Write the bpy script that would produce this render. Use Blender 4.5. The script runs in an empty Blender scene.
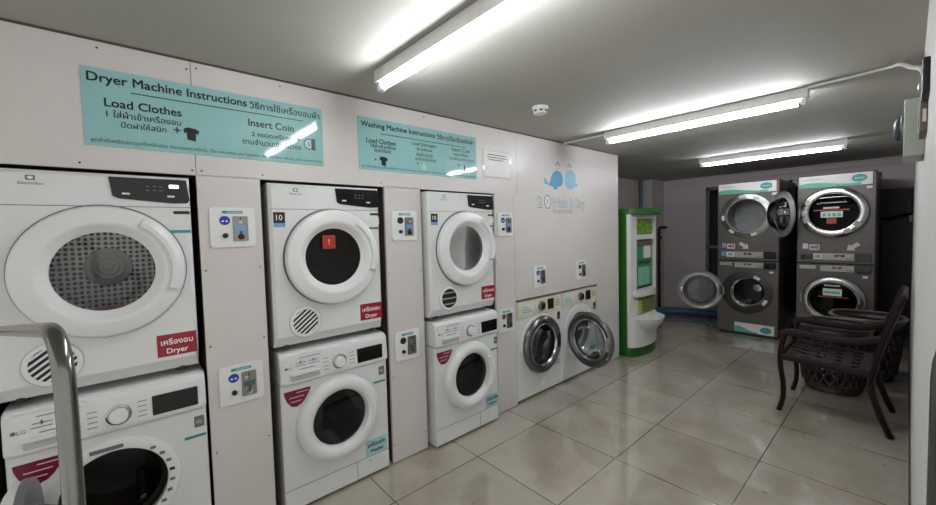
import bpy, bmesh, math, random
from mathutils import Vector, Matrix
random.seed(4)
S = bpy.context.scene
COL = S.collection
R = math.radians

# ------------------------------------------------------------------ camera
cam_d = bpy.data.cameras.new('camera'); cam = bpy.data.objects.new('camera', cam_d); COL.objects.link(cam)
F_PX, YAW, PIT, ROL = 387.05, R(48.953), R(2.711), R(-1.4625)
CAM = Vector((0, -2.0906, 1.452))
fw = Vector((math.cos(YAW)*math.cos(PIT), math.sin(YAW)*math.cos(PIT), -math.sin(PIT)))
rt = Vector((math.sin(YAW), -math.cos(YAW), 0)); up = rt.cross(fw)
r2 = rt*math.cos(ROL) + up*math.sin(ROL); u2 = -rt*math.sin(ROL) + up*math.cos(ROL)
m = Matrix((r2, u2, -fw)).transposed().to_4x4(); m.translation = CAM
cam.matrix_world = m
cam_d.sensor_width = 36; cam_d.lens = F_PX/936*36
cam_d.shift_x = .0041; cam_d.shift_y = -.0038
cam_d.clip_start = .02
S.camera = cam
# ------------------------------------------------------------------ world, exposure
w = bpy.data.worlds.new('world'); S.world = w; w.use_nodes = True
w.node_tree.nodes['Background'].inputs[0].default_value = (1, .98, .95, 1)
w.node_tree.nodes['Background'].inputs[1].default_value = .62
S.view_settings.view_transform = 'Standard'; S.view_settings.look = 'None'
S.view_settings.gamma = 1; S.view_settings.use_curve_mapping = False
S.view_settings.exposure = 0.54
TUBE_STRENGTH = 50.0
H = 2.232          # ceiling height
WR = -2.125        # right wall plane
XB = 7.2           # back wall plane

# ------------------------------------------------------------------ materials
def lin(h):
    h = h.lstrip('#'); c = [int(h[i:i+2], 16)/255 for i in (0, 2, 4)]
    return tuple(x/12.92 if x <= .04045 else ((x+.055)/1.055)**2.4 for x in c) + (1,)
def mat(name, col, rough=.5, metal=0, var=.06, scale=6, bump=0, bscale=40, coat=0, spec=.5, stretch=None):
    mt = bpy.data.materials.new(name); mt.use_nodes = True
    nt = mt.node_tree; N = nt.nodes; L = nt.links; b = N['Principled BSDF']
    tc = N.new('ShaderNodeTexCoord'); src = tc.outputs['Object']
    if stretch:
        mp = N.new('ShaderNodeMapping'); mp.inputs['Scale'].default_value = stretch; L.new(src, mp.inputs[0]); src = mp.outputs[0]
    nz = N.new('ShaderNodeTexNoise'); nz.inputs['Scale'].default_value = scale; nz.inputs['Detail'].default_value = 4
    L.new(src, nz.inputs['Vector'])
    c = lin(col); cr = N.new('ShaderNodeValToRGB')
    cr.color_ramp.elements[0].position = .3; cr.color_ramp.elements[1].position = .7
    cr.color_ramp.elements[0].color = tuple(x*(1-var) for x in c[:3]) + (1,)
    cr.color_ramp.elements[1].color = tuple(min(1, x*(1+var)) for x in c[:3]) + (1,)
    L.new(nz.outputs['Fac'], cr.inputs[0]); L.new(cr.outputs[0], b.inputs['Base Color'])
    b.inputs['Roughness'].default_value = rough; b.inputs['Metallic'].default_value = metal
    b.inputs['Specular IOR Level'].default_value = spec; b.inputs['Coat Weight'].default_value = coat
    if bump:
        n2 = N.new('ShaderNodeTexNoise'); n2.inputs['Scale'].default_value = bscale; L.new(src, n2.inputs['Vector'])
        bp = N.new('ShaderNodeBump'); bp.inputs['Strength'].default_value = bump; bp.inputs['Distance'].default_value = .01
        L.new(n2.outputs['Fac'], bp.inputs['Height']); L.new(bp.outputs[0], b.inputs['Normal'])
    return mt
def glow(name, col, s):
    mt = bpy.data.materials.new(name); mt.use_nodes = True; b = mt.node_tree.nodes['Principled BSDF']
    b.inputs['Base Color'].default_value = lin(col); b.inputs['Emission Color'].default_value = lin(col); b.inputs['Emission Strength'].default_value = s
    return mt
def pane(name, tint, f0=.06, ior=1.5):
    mt = bpy.data.materials.new(name); mt.use_nodes = True; nt = mt.node_tree; N = nt.nodes; L = nt.links
    N.remove(N['Principled BSDF'])
    t = N.new('ShaderNodeBsdfTransparent'); t.inputs[0].default_value = lin(tint)
    g = N.new('ShaderNodeBsdfGlossy'); g.inputs['Roughness'].default_value = .03
    lw = N.new('ShaderNodeFresnel'); lw.inputs[0].default_value = ior
    if f0 > .1:
        df = N.new('ShaderNodeBsdfDiffuse'); df.inputs[0].default_value = (.5, .5, .49, 1); m0 = N.new('ShaderNodeMixShader'); m0.inputs[0].default_value = f0
        L.new(t.outputs[0], m0.inputs[1]); L.new(df.outputs[0], m0.inputs[2]); t = m0
    mx = N.new('ShaderNodeMixShader'); L.new(lw.outputs[0], mx.inputs[0]); L.new(t.outputs[0], mx.inputs[1]); L.new(g.outputs[0], mx.inputs[2])
    L.new(mx.outputs[0], N['Material Output'].inputs[0])
    return mt
def perforated(name, col, dark, scale):
    mt = bpy.data.materials.new(name); mt.use_nodes = True; nt = mt.node_tree; N = nt.nodes; L = nt.links; b = N['Principled BSDF']
    tc = N.new('ShaderNodeTexCoord'); v = N.new('ShaderNodeTexVoronoi'); v.inputs['Scale'].default_value = scale; v.inputs['Randomness'].default_value = .15
    v.voronoi_dimensions = '2D'; sx = N.new('ShaderNodeSeparateXYZ'); cx = N.new('ShaderNodeCombineXYZ')
    L.new(tc.outputs['Object'], sx.inputs[0]); L.new(sx.outputs['X'], cx.inputs['X']); L.new(sx.outputs['Z'], cx.inputs['Y']); L.new(cx.outputs[0], v.inputs['Vector'])
    cr = N.new('ShaderNodeValToRGB'); cr.color_ramp.interpolation = 'LINEAR'
    cr.color_ramp.elements[0].position = .30; cr.color_ramp.elements[1].position = .38
    cr.color_ramp.elements[0].color = lin(dark); cr.color_ramp.elements[1].color = lin(col)
    L.new(v.outputs['Distance'], cr.inputs[0]); L.new(cr.outputs[0], b.inputs['Base Color'])
    b.inputs['Metallic'].default_value = .1; b.inputs['Roughness'].default_value = .35
    return mt
M = dict(
    board=mat('laminate_board', '#d2cdca', .38, var=.03, scale=2.5),
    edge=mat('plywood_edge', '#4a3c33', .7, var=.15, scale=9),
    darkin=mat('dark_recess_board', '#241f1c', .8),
    seam=mat('seam_and_foot_shade', '#4d4742', .8),
    ceil=mat('painted_ceiling', '#a9a79f', .75, var=.05, scale=1.2, bump=.15, bscale=3),
    plaster=mat('painted_plaster', '#c2bbb8', .7, var=.06, scale=1.5, bump=.1, bscale=30),
    wallwhite=mat('white_wall_paint', '#d8d6d2', .7, var=.03, scale=4),
    white=mat('white_enamel', '#dcdedc', .22, var=.015, scale=3),
    whiteplastic=mat('white_plastic', '#e2e4e2', .28, var=.015, scale=5),
    doorback=mat('dark_grey_door_back', '#6c6d6c', .4),
    palegrey=mat('pale_grey_recess_shade', '#b9bab9', .35),
    greyplastic=mat('grey_plastic', '#9b9c9a', .4),
    cream=mat('cream_panel', '#d9d2bd', .35, var=.05, scale=20),
    black=mat('black_gloss_panel', '#0c0d0f', .12, var=.1),
    blackmat=mat('black_matt_plastic', '#131314', .5),
    rubber=mat('black_rubber', '#1a1a1b', .6),
    glass=pane('smoked_door_glass', '#6a6f6c'),
    clear=pane('clear_door_glass', '#dde2e0'), frost=pane('hazy_door_glass', '#a5aaa8', .2), tintglass=pane('tinted_tower_glass', '#6a6f6c', .06, 1.22),
    drum=mat('steel_drum', '#77787a', .35, metal=.8, var=.1, scale=14),
    hub=mat('grey_drum_hub', '#878c89', .4),
    perf=perforated('perforated_drum_back', '#b4b8b5', '#0d0d0d', 46),
    drumdark=mat('dark_steel_drum', '#474540', .28, metal=.6, var=.2, scale=14),
    chrome=mat('chrome_trim', '#b4b5b4', .2, metal=1, var=.05),
    steel=mat('brushed_steel', '#93948f', .28, metal=1, var=.1, scale=30),
    rail=mat('polished_rail_steel', '#7f817a', .2, metal=1, var=.08, scale=8),
    palering=mat('pale_grey_door_ring', '#a3a3a0', .3, metal=.15),
    graphring=mat('grey_metal_ring', '#6a6a69', .28, metal=.85, var=.08),
    graphite=mat('graphite_enamel', '#5b5651', .38, metal=.25, var=.05, scale=5),
    graphdark=mat('dark_graphite_side', '#34302e', .45, metal=.2),
    silver=mat('silver_control_panel', '#a9a7a0', .35, metal=.3, var=.08, scale=15),
    red=mat('red_sticker', '#94102a', .35, var=.04),
    burg=mat('burgundy_badge', '#6f1230', .3, var=.06),
    orange=mat('orange_red_sticker', '#a83420', .4),
    pink=mat('pink_card', '#d9c2bf', .5),
    ink=mat('black_ink', '#14181b', .4),
    whiteink=mat('white_ink', '#f2f0ee', .4),
    greyink=mat('grey_print', '#6a6d6e', .5),
    teal=mat('teal_acrylic_sheet', '#93c2c2', .06, var=.02),
    tealink=mat('teal_print', '#2f8f90', .4),
    tealsoft=mat('pale_teal_sticker', '#a2cbd0', .35),
    green2=mat('sea_green_print', '#4fb296', .4),
    blue=mat('blue_round_label', '#1f2f9c', .3),
    bluepale=mat('pale_blue_label', '#6f9bd0', .35),
    redknob=mat('red_round_label', '#a8202c', .35),
    whale=mat('blue_whale_print', '#4a9ac2', .4, var=.08, scale=8),
    whale2=mat('pale_whale_print', '#86bcd2', .4, var=.05, scale=8),
    logoink=mat('slate_logo_ink', '#6d8aa0', .45, var=.1, scale=30),
    paper=mat('white_card', '#dddcda', .45, var=.03),
    film=mat('clear_film_notice', '#d3cfcc', .08, var=.02),
    lampbody=mat('white_batten_enamel', '#dadbd8', .35),
    lampoff=mat('unlit_tube_glass', '#e6e6e2', .2),
    tube=glow('lit_fluorescent_tube', '#f7fbff', TUBE_STRENGTH),
    tube2=glow('bright_fluorescent_tube', '#f7fbff', TUBE_STRENGTH*1.45),
    tube3=glow('added_glow_tube', '#fafaff', TUBE_STRENGTH*.95),  # added glow, close to the nearest lamp's strength
    drumlamp=glow('drum_lamp_lens', '#fff6e6', 22.0),
    led=glow('white_led_digits', '#dfeaff', 4.0),
    ledblue=glow('blue_lit_ring', '#4a6cff', .6),
    green=mat('green_plastic_shell', '#1d5714', .3, var=.05),
    gwhite=mat('white_machine_plastic', '#d6d8d4', .3, var=.02),
    gpost=mat('green_poster', '#3f8a5a', .3, var=.25, scale=9),
    gpost2=mat('leaf_poster', '#6f9a2c', .3, var=.7, scale=30),
    olive=mat('olive_sign', '#71804a', .35, var=.1, scale=12),
    lime=mat('lime_print', '#c3d96a', .35),
    hose=mat('blue_layflat_hose', '#2a5f87', .4, var=.12, scale=12),
    bluepipe=mat('slate_blue_pipe', '#4d6270', .4),
    brown=mat('dark_brown_metal', '#1c0e0c', .42, var=.12, scale=20, spec=.25),
    strap=mat('brown_woven_strap', '#1d1310', .6, var=.25, scale=60, stretch=(1, 1, 1)),
    basket=mat('brown_basket_plastic', '#2e2520', .35, var=.08),
    rim=mat('taupe_basket_rim', '#574c46', .3, var=.06),
    night=mat('dark_night_glass', '#050505', .12, spec=.12),
    alu=mat('grey_window_frame', '#6e6b69', .4, metal=.4),
    darkwood=mat('dark_brown_cladding', '#2d2421', .5, var=.2, scale=4, stretch=(1, 6, 1)),
    bell=mat('slate_blue_bell', '#465260', .35, metal=.4),
    boxgrey=mat('pale_grey_green_box', '#aab0a6', .5),
    bronze=mat('bronze_box', '#6b5f4c', .45),
    magenta=mat('magenta_cloth', '#8c1c4c', .8, var=.3, scale=20),
    cloth=mat('white_cloth', '#e6e5e0', .85, var=.1, scale=20),
)
def floor_mat():
    mt = bpy.data.materials.new('polished_floor_tile'); mt.use_nodes = True; nt = mt.node_tree; N = nt.nodes; L = nt.links; b = N['Principled BSDF']
    tc = N.new('ShaderNodeTexCoord'); mp = N.new('ShaderNodeMapping'); T = .609
    mp.inputs['Location'].default_value = (-2.239 + 10*T, .909 + 10*T, 0); L.new(tc.outputs['Object'], mp.inputs[0])
    br = N.new('ShaderNodeTexBrick'); br.offset = 0; br.squash = 1
    br.inputs['Scale'].default_value = 1; br.inputs['Mortar Size'].default_value = .0034; br.inputs['Mortar Smooth'].default_value = .3
    br.inputs['Brick Width'].default_value = T; br.inputs['Row Height'].default_value = T; br.inputs['Bias'].default_value = -.3
    br.inputs['Color1'].default_value = lin('#b5ada0'); br.inputs['Color2'].default_value = lin('#ada597'); br.inputs['Mortar'].default_value = lin('#4a453e')
    L.new(mp.outputs[0], br.inputs['Vector'])
    nz = N.new('ShaderNodeTexNoise'); nz.inputs['Scale'].default_value = 1.7; nz.inputs['Detail'].default_value = 7; nz.inputs['Roughness'].default_value = .62
    L.new(tc.outputs['Object'], nz.inputs['Vector'])
    cr = N.new('ShaderNodeValToRGB'); cr.color_ramp.elements[0].position = .36; cr.color_ramp.elements[0].color = (.70, .66, .60, 1)
    cr.color_ramp.elements[1].position = .56; cr.color_ramp.elements[1].color = (1, 1, 1, 1)
    L.new(nz.outputs['Fac'], cr.inputs[0])
    mx = N.new('ShaderNodeMix'); mx.data_type = 'RGBA'; mx.blend_type = 'MULTIPLY'; mx.inputs[0].default_value = .8
    L.new(br.outputs['Color'], mx.inputs[6]); L.new(cr.outputs[0], mx.inputs[7])
    # small dark scuffs
    v = N.new('ShaderNodeTexNoise'); v.inputs['Scale'].default_value = 14; v.inputs['Detail'].default_value = 3; L.new(tc.outputs['Object'], v.inputs['Vector'])
    c2 = N.new('ShaderNodeValToRGB'); c2.color_ramp.elements[0].position = .22; c2.color_ramp.elements[0].color = (.45, .4, .35, 1)
    c2.color_ramp.elements[1].position = .33; c2.color_ramp.elements[1].color = (1, 1, 1, 1); L.new(v.outputs['Fac'], c2.inputs[0])
    m2 = N.new('ShaderNodeMix'); m2.data_type = 'RGBA'; m2.blend_type = 'MULTIPLY'; m2.inputs[0].default_value = .8
    L.new(mx.outputs[2], m2.inputs[6]); L.new(c2.outputs[0], m2.inputs[7]); L.new(m2.outputs[2], b.inputs['Base Color'])
    rr = N.new('ShaderNodeMapRange'); rr.inputs[1].default_value = .3; rr.inputs[2].default_value = .7; rr.inputs[3].default_value = .22; rr.inputs[4].default_value = .08
    L.new(nz.outputs['Fac'], rr.inputs[0]); L.new(rr.outputs[0], b.inputs['Roughness'])
    b.inputs['Specular IOR Level'].default_value = .6; b.inputs['Coat Weight'].default_value = 1; b.inputs['Coat Roughness'].default_value = .04; b.inputs['Coat IOR'].default_value = 1.6
    n3 = N.new('ShaderNodeTexNoise'); n3.inputs['Scale'].default_value = 7; n3.inputs['Detail'].default_value = 2; L.new(tc.outputs['Object'], n3.inputs['Vector'])
    ad = N.new('ShaderNodeMath'); ad.operation = 'MULTIPLY_ADD'; ad.inputs[1].default_value = -.25; L.new(br.outputs['Fac'], ad.inputs[0]); L.new(n3.outputs['Fac'], ad.inputs[2])
    bp = N.new('ShaderNodeBump'); bp.inputs['Strength'].default_value = .06; bp.inputs['Distance'].default_value = .02
    L.new(ad.outputs[0], bp.inputs['Height']); L.new(bp.outputs[0], b.inputs['Normal'])
    return mt
M['floor'] = floor_mat()

# ------------------------------------------------------------------ mesh helpers
def link(name, bm, mats, parent=None, ang=35):
    bmesh.ops.recalc_face_normals(bm, faces=bm.faces[:])
    me = bpy.data.meshes.new(name); bm.to_mesh(me); bm.free()
    for mt in (mats if isinstance(mats, (list, tuple)) else [mats]): me.materials.append(M[mt] if isinstance(mt, str) else mt)
    me.shade_smooth(); me.set_sharp_from_angle(angle=R(ang))
    o = bpy.data.objects.new(name, me); COL.objects.link(o)
    if parent: o.parent = parent
    wn = o.modifiers.new('face_weighted_normals', 'WEIGHTED_NORMAL'); wn.keep_sharp = True; wn.weight = 80
    return o
def tag(o, label=None, cat=None, group=None, kind=None):
    for k, v in (('label', label), ('category', cat), ('group', group), ('kind', kind)):
        if v: o[k] = v
    return o
def thing(name, loc, label, cat, rz=0, group=None):
    o = bpy.data.objects.new(name, None); COL.objects.link(o); o.location = loc; o.rotation_euler = (0, 0, rz); o.empty_display_size = .05
    return tag(o, label, cat, group)
def BM(): return bmesh.new()
def box(bm, x0, x1, y0, y1, z0, z1, bev=0, mi=0, seg=2):
    t = bmesh.new()
    v = [t.verts.new((x, y, z)) for x in (x0, x1) for y in (y0, y1) for z in (z0, z1)]
    for f in ((0, 1, 3, 2), (4, 6, 7, 5), (0, 4, 5, 1), (2, 3, 7, 6), (0, 2, 6, 4), (1, 5, 7, 3)): t.faces.new([v[i] for i in f])
    if bev: bmesh.ops.bevel(t, geom=t.edges[:], offset=bev, segments=seg, affect='EDGES', profile=.5)
    for f in t.faces: f.material_index = mi
    merge(bm, t); return bm
def merge(bm, t, mtx=None):
    if mtx: bmesh.ops.transform(t, matrix=mtx, verts=t.verts)
    me = bpy.data.meshes.new('tmp'); t.to_mesh(me); t.free(); bm.from_mesh(me); bpy.data.meshes.remove(me)
def prism(bm, poly, y0, y1, mi=0, bev=0):
    """polygon in XZ, thick from y0 to y1"""
    t = bmesh.new()
    a = [t.verts.new((x, y0, z)) for x, z in poly]; b = [t.verts.new((x, y1, z)) for x, z in poly]; n = len(poly)
    t.faces.new(a); t.faces.new(b[::-1])
    for i in range(n): t.faces.new((a[i], b[i], b[(i+1) % n], a[(i+1) % n]))
    bmesh.ops.recalc_face_normals(t, faces=t.faces[:])
    if bev: bmesh.ops.bevel(t, geom=t.edges[:], offset=bev, segments=2, affect='EDGES')
    for f in t.faces: f.material_index = mi
    merge(bm, t); return bm
def rrect(x0, x1, z0, z1, r, n=5):
    p = []
    for cx, cz, a0 in ((x1-r, z1-r, 0), (x0+r, z1-r, 90), (x0+r, z0+r, 180), (x1-r, z0+r, 270)):
        for k in range(n+1):
            a = R(a0 + 90*k/n); p.append((cx + r*math.cos(a), cz + r*math.sin(a)))
    return p
def ell(cx, cz, rx, rz, n=28): return [(cx + rx*math.cos(2*math.pi*k/n), cz + rz*math.sin(2*math.pi*k/n)) for k in range(n)]
def lathe(bm, prof, c=(0, 0, 0), n=48, mi=0, a0=0, a1=360, axis='y'):
    """profile (r, h): h runs towards the viewer (-Y) for axis 'y', upward for axis 'z'"""
    full = abs(a1-a0-360) < 1e-6; k = n if full else n+1; rings = []
    for r, h in prof:
        if r < 1e-6:
            p = (c[0], c[1]-h, c[2]) if axis == 'y' else (c[0], c[1], c[2]+h)
            rings.append([bm.verts.new(p)])
        else:
            row = []
            for i in range(k):
                a = R(a0 + (a1-a0)*i/n)
                if axis == 'y': p = (c[0]+r*math.cos(a), c[1]-h, c[2]+r*math.sin(a))
                else: p = (c[0]+r*math.cos(a), c[1]+r*math.sin(a), c[2]+h)
                row.append(bm.verts.new(p))
            rings.append(row)
    for A, B in zip(rings, rings[1:]):
        for i in range(n):
            j = (i+1) % k
            q = [A[0] if len(A) == 1 else A[i], A[0] if len(A) == 1 else A[j], B[0] if len(B) == 1 else B[j], B[0] if len(B) == 1 else B[i]]
            q = list(dict.fromkeys(q))
            if len(q) > 2:
                f = bm.faces.new(q); f.material_index = mi
    if not full:
        for e in (0, -1):
            q = [r[e] for r in rings if len(r) > 1]
            if len(q) > 2:
                f = bm.faces.new(q); f.material_index = mi
    return bm
def smooth_path(pts, rad, n=6):
    pts = [Vector(p) for p in pts]; out = [pts[0]]
    for a, b, c in zip(pts, pts[1:], pts[2:]):
        d1 = (a-b); d2 = (c-b); r = min(rad, d1.length*.49, d2.length*.49)
        p = b + d1.normalized()*r; q = b + d2.normalized()*r
        for k in range(n+1):
            t = k/n; out.append(p*(1-t)**2 + b*2*t*(1-t) + q*t*t)
    out.append(pts[-1]); return out
def catmull(pts, n=6):
    P = [Vector(p) for p in pts]; P = [P[0]*2-P[1]] + P + [P[-1]*2-P[-2]]; out = []
    for i in range(1, len(P)-2):
        a, b, c, d = P[i-1:i+3]
        for k in range(n):
            t = k/n; out.append(.5*((2*b) + (c-a)*t + (2*a-5*b+4*c-d)*t*t + (3*b-a-3*c+d)*t**3))
    out.append(P[-2]); return out
def tube(bm, pts, r, n=12, mi=0, rz=None, rr=None, closed=False):
    """round (or flat: rz = second radius) bar along pts"""
    pts = [Vector(p) for p in pts]; rows = []; N = len(pts); nrm = None
    for i, p in enumerate(pts):
        a = pts[(i-1) % N] if closed else pts[max(i-1, 0)]; b = pts[(i+1) % N] if closed else pts[min(i+1, N-1)]
        t = (b-a).normalized()
        if nrm is None:
            ref = Vector((0, 0, 1)) if abs(t.z) < .8 else Vector((1, 0, 0)); nrm = (ref - t*ref.dot(t)).normalized()
        else: nrm = (nrm - t*nrm.dot(t)).normalized()
        bi = t.cross(nrm); s = rr[i] if rr else 1
        rows.append([bm.verts.new(p + nrm*math.cos(2*math.pi*k/n)*(rz or r)*s + bi*math.sin(2*math.pi*k/n)*r*s) for k in range(n)])
    for i in range(N if closed else N-1):
        A, B = rows[i], rows[(i+1) % N]
        for k in range(n):
            f = bm.faces.new((A[k], A[(k+1) % n], B[(k+1) % n], B[k])); f.material_index = mi
    if not closed:
        for row in (rows[0], rows[-1]):
            f = bm.faces.new(row); f.material_index = mi
    return bm
def holed_body(bm, x0, x1, z0, z1, depth, hole, ch=.012, chb=None, y=0, n=48):
    """closed appliance body; front face at y with a round hole"""
    cx, cz, r = hole; chb = ch if chb is None else chb
    X0, X1, Z0, Z1 = x0+ch, x1-ch, z0+chb, z1-ch
    ang = sorted([2*math.pi*k/n for k in range(n)] + [math.atan2(pz-cz, px-cx) % (2*math.pi) for px in (X0, X1) for pz in (Z0, Z1)])
    inn, inn2, o1, o2, o3 = [], [], [], [], []
    for a in ang:
        ca, sa = math.cos(a), math.sin(a)
        tx = ((X1-cx)/ca if ca > 0 else (X0-cx)/ca) if abs(ca) > 1e-9 else 1e9
        tz = ((Z1-cz)/sa if sa > 0 else (Z0-cz)/sa) if abs(sa) > 1e-9 else 1e9
        t = min(tx, tz); px, pz = cx+ca*t, cz+sa*t
        qx = x0 if abs(px-X0) < 1e-6 else x1 if abs(px-X1) < 1e-6 else px
        qz = z0 if abs(pz-Z0) < 1e-6 else z1 if abs(pz-Z1) < 1e-6 else pz
        yb = y + ch + (.6*(chb-ch) if qz == z0 else 0)
        inn.append(bm.verts.new((cx+ca*r, y, cz+sa*r))); inn2.append(bm.verts.new((cx+ca*r, y+.03, cz+sa*r)))
        o1.append(bm.verts.new((px, y, pz))); o2.append(bm.verts.new((qx, yb, qz))); o3.append(bm.verts.new((qx, y+depth, qz)))
    k = len(ang)
    for A, B in ((inn2, inn), (inn, o1), (o1, o2), (o2, o3)):
        for i in range(k): bm.faces.new((A[i], A[(i+1) % k], B[(i+1) % k], B[i]))
    bm.faces.new(o3)
    return bm
FONT_CACHE = {}
def text(name, s, parent, x, z, width=None, height=None, y=-.001, mt='ink', align='l', bold=0, sx=1):
    """flat lettering on a surface that faces -Y; fitted to a width or cap height"""
    cu = bpy.data.curves.new('t', 'FONT'); cu.body = s; cu.size = 1; cu.resolution_u = 3
    ob = bpy.data.objects.new('t', cu); COL.objects.link(ob)
    dg = bpy.context.evaluated_depsgraph_get(); me = bpy.data.meshes.new_from_object(ob.evaluated_get(dg))
    bpy.data.objects.remove(ob); bpy.data.curves.remove(cu)
    if bold:                       # heavier strokes: copies of the outline a hair apart
        t = bmesh.new(); d = .022 if bold > .005 else .012
        if bold > .02: d = .05
        for k in range(4):
            t2 = bmesh.new(); t2.from_mesh(me); merge(t, t2, Matrix.Translation((d*math.cos(R(45+90*k)), d*math.sin(R(45+90*k)), .0015*k)))
        t.to_mesh(me); t.free()
    me.name = name
    xs = [v.co.x for v in me.vertices] or [0, 1]; wd = max(xs)-min(xs); x_min = min(xs)
    k = (width/wd) if width else height/.73
    kz = k if not (width and height) else height/.73
    off = {'l': 0, 'c': -wd*k/2, 'r': -wd*k}[align]
    for v in me.vertices: v.co = Vector((x + off + (v.co.x-x_min)*k, y - v.co.z*.05, z + v.co.y*kz))
    me.materials.clear(); me.materials.append(M[mt])
    o = bpy.data.objects.new(name, me); COL.objects.link(o); o.parent = parent
    return o

# ================================================================== the room
def structure(name, bm, mats, parent=None):
    o = link(name, bm, mats, parent)
    if not parent: o['kind'] = 'structure'
    return o
structure('floor', box(BM(), -1.8, XB+.1, -3.2, 1.1, -.1, 0), 'floor')
structure('ceiling', box(BM(), -1.8, XB+.1, -3.2, 1.1, H, H+.1), 'ceil')
# machine wall: laminate boards with three tall recesses and one low recess
wl = BM(); T = .018
def board(x0, x1, z0, z1): box(wl, x0+.0012, x1-.0012, 0, T, z0, z1, mi=0)
R1 = (-.385, .247); R2 = (.507, 1.19); R3 = (1.455, 2.137); R4 = (2.362, 3.606); ZT = 1.729; ZD = .868
board(-1.8, R1[0], .006, H); board(R1[0]-.0024, .2492, ZT, H)
board(.2492, 2.40, ZT, H); board(R1[1], R2[0], .006, ZT+.0024); board(R2[1], R3[0], .006, ZT+.0024); board(R3[1], R4[0], .006, ZT+.0024)
board(2.40, 4.07, ZD, H); board(R4[1], 4.07, .006, ZD+.0024); board(R4[0], 2.4024, ZD, ZT)
for a, b in ((-1.8, R1[0]), (R1[1], R2[0]), (R2[1], R3[0]), (R3[1], R4[0]), (R4[1], 4.066)):
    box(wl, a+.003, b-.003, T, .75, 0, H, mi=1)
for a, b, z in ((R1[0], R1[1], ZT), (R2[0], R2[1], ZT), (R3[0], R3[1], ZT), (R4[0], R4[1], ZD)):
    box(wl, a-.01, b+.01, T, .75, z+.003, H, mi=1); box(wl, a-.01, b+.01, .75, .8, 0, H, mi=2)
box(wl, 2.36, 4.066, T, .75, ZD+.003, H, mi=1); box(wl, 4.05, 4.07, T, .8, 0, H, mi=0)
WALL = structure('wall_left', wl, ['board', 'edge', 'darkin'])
for x, z in [(-.05, 2.20), (.235, 2.19), (.27, 2.20), (.235, 1.75), (.27, 1.75), (-.12, 1.75), (.265, 1.3), (.49, 1.3), (.265, .95), (.49, .95), (.265, .45), (.49, .45),
             (.52, 1.75), (1.17, 1.75), (1.205, 1.2), (1.44, 1.2), (1.205, .55), (1.44, .55), (2.15, 1.2), (2.345, 1.2), (2.15, .3), (2.345, .06), (2.43, 1.9), (2.43, 1.45), (4.04, 1.9), (4.04, 1.0),
             (1.2, .12), (1.44, .12), (.62, 2.2), (1.5, 2.2), (2.2, 2.2)]:
    link('screw', lathe(BM(), [(0, .0015), (.003, .0015), (.004, 0)], (x, 0, z), 10), 'rubber', WALL)
tr = BM(); box(tr, -1.8, 4.07, -.006, 0, H-.008, H)
structure('trim_1', tr, 'seam')
# far room beyond the end of the machine wall
fl = BM(); box(fl, 4.07, XB+.1, .96, 1.1, 0, H)
structure('wall_far_left', fl, 'plaster')
structure('trim_2', box(BM(), 6.72, XB, .765, .97, 0, H), 'plaster')
# back wall with its dark window
WY0, WY1, WZ0, WZ1 = -1.86, .10, .14, 2.055
bw = BM()
box(bw, XB, XB+.12, WY1, 1.1, 0, H); box(bw, XB, XB+.12, -3.2, WY0, 0, H)
box(bw, XB, XB+.12, WY0, WY1, WZ1, H); box(bw, XB, XB+.12, WY0, WY1, 0, WZ0)
structure('wall_back', bw, 'plaster')
wf = BM(); f = .05
for y0, y1, z0, z1 in ((WY0, WY1, WZ1-f, WZ1), (WY0, WY1, WZ0, WZ0+f), (WY0, WY0+f, WZ0, WZ1), (WY1-f, WY1, WZ0, WZ1), (WY0, WY1, 1.06, 1.11), (-1.0, -.95, WZ0, WZ1)):
    box(wf, XB-.02, XB+.05, y0, y1, z0, z1, .004)
WIN = structure('window_1', wf, 'alu')
for y0, y1, z0, z1 in ((WY0+f, -1.0, WZ0+f, 1.06), (-.95, WY1-f, WZ0+f, 1.06), (WY0+f, -1.0, 1.11, WZ1-f), (-.95, WY1-f, 1.11, WZ1-f)):
    link('pane', box(BM(), XB+.01, XB+.016, y0, y1, z0, z1), 'night', WIN)
structure('trim_3', box(BM(), 7.08, XB, WR, -1.865, 0, 1.83, .004), 'darkwood')
structure('wall_right', box(BM(), 1.0, XB+.1, WR-.12, WR, 0, H), 'wallwhite')
structure('wall_foot_shade_right', box(BM(), 1.0, 7.07, WR, WR+.008, 0, .07, .002), 'seam')  # dark strip standing for the shadow along the wall's foot

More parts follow.
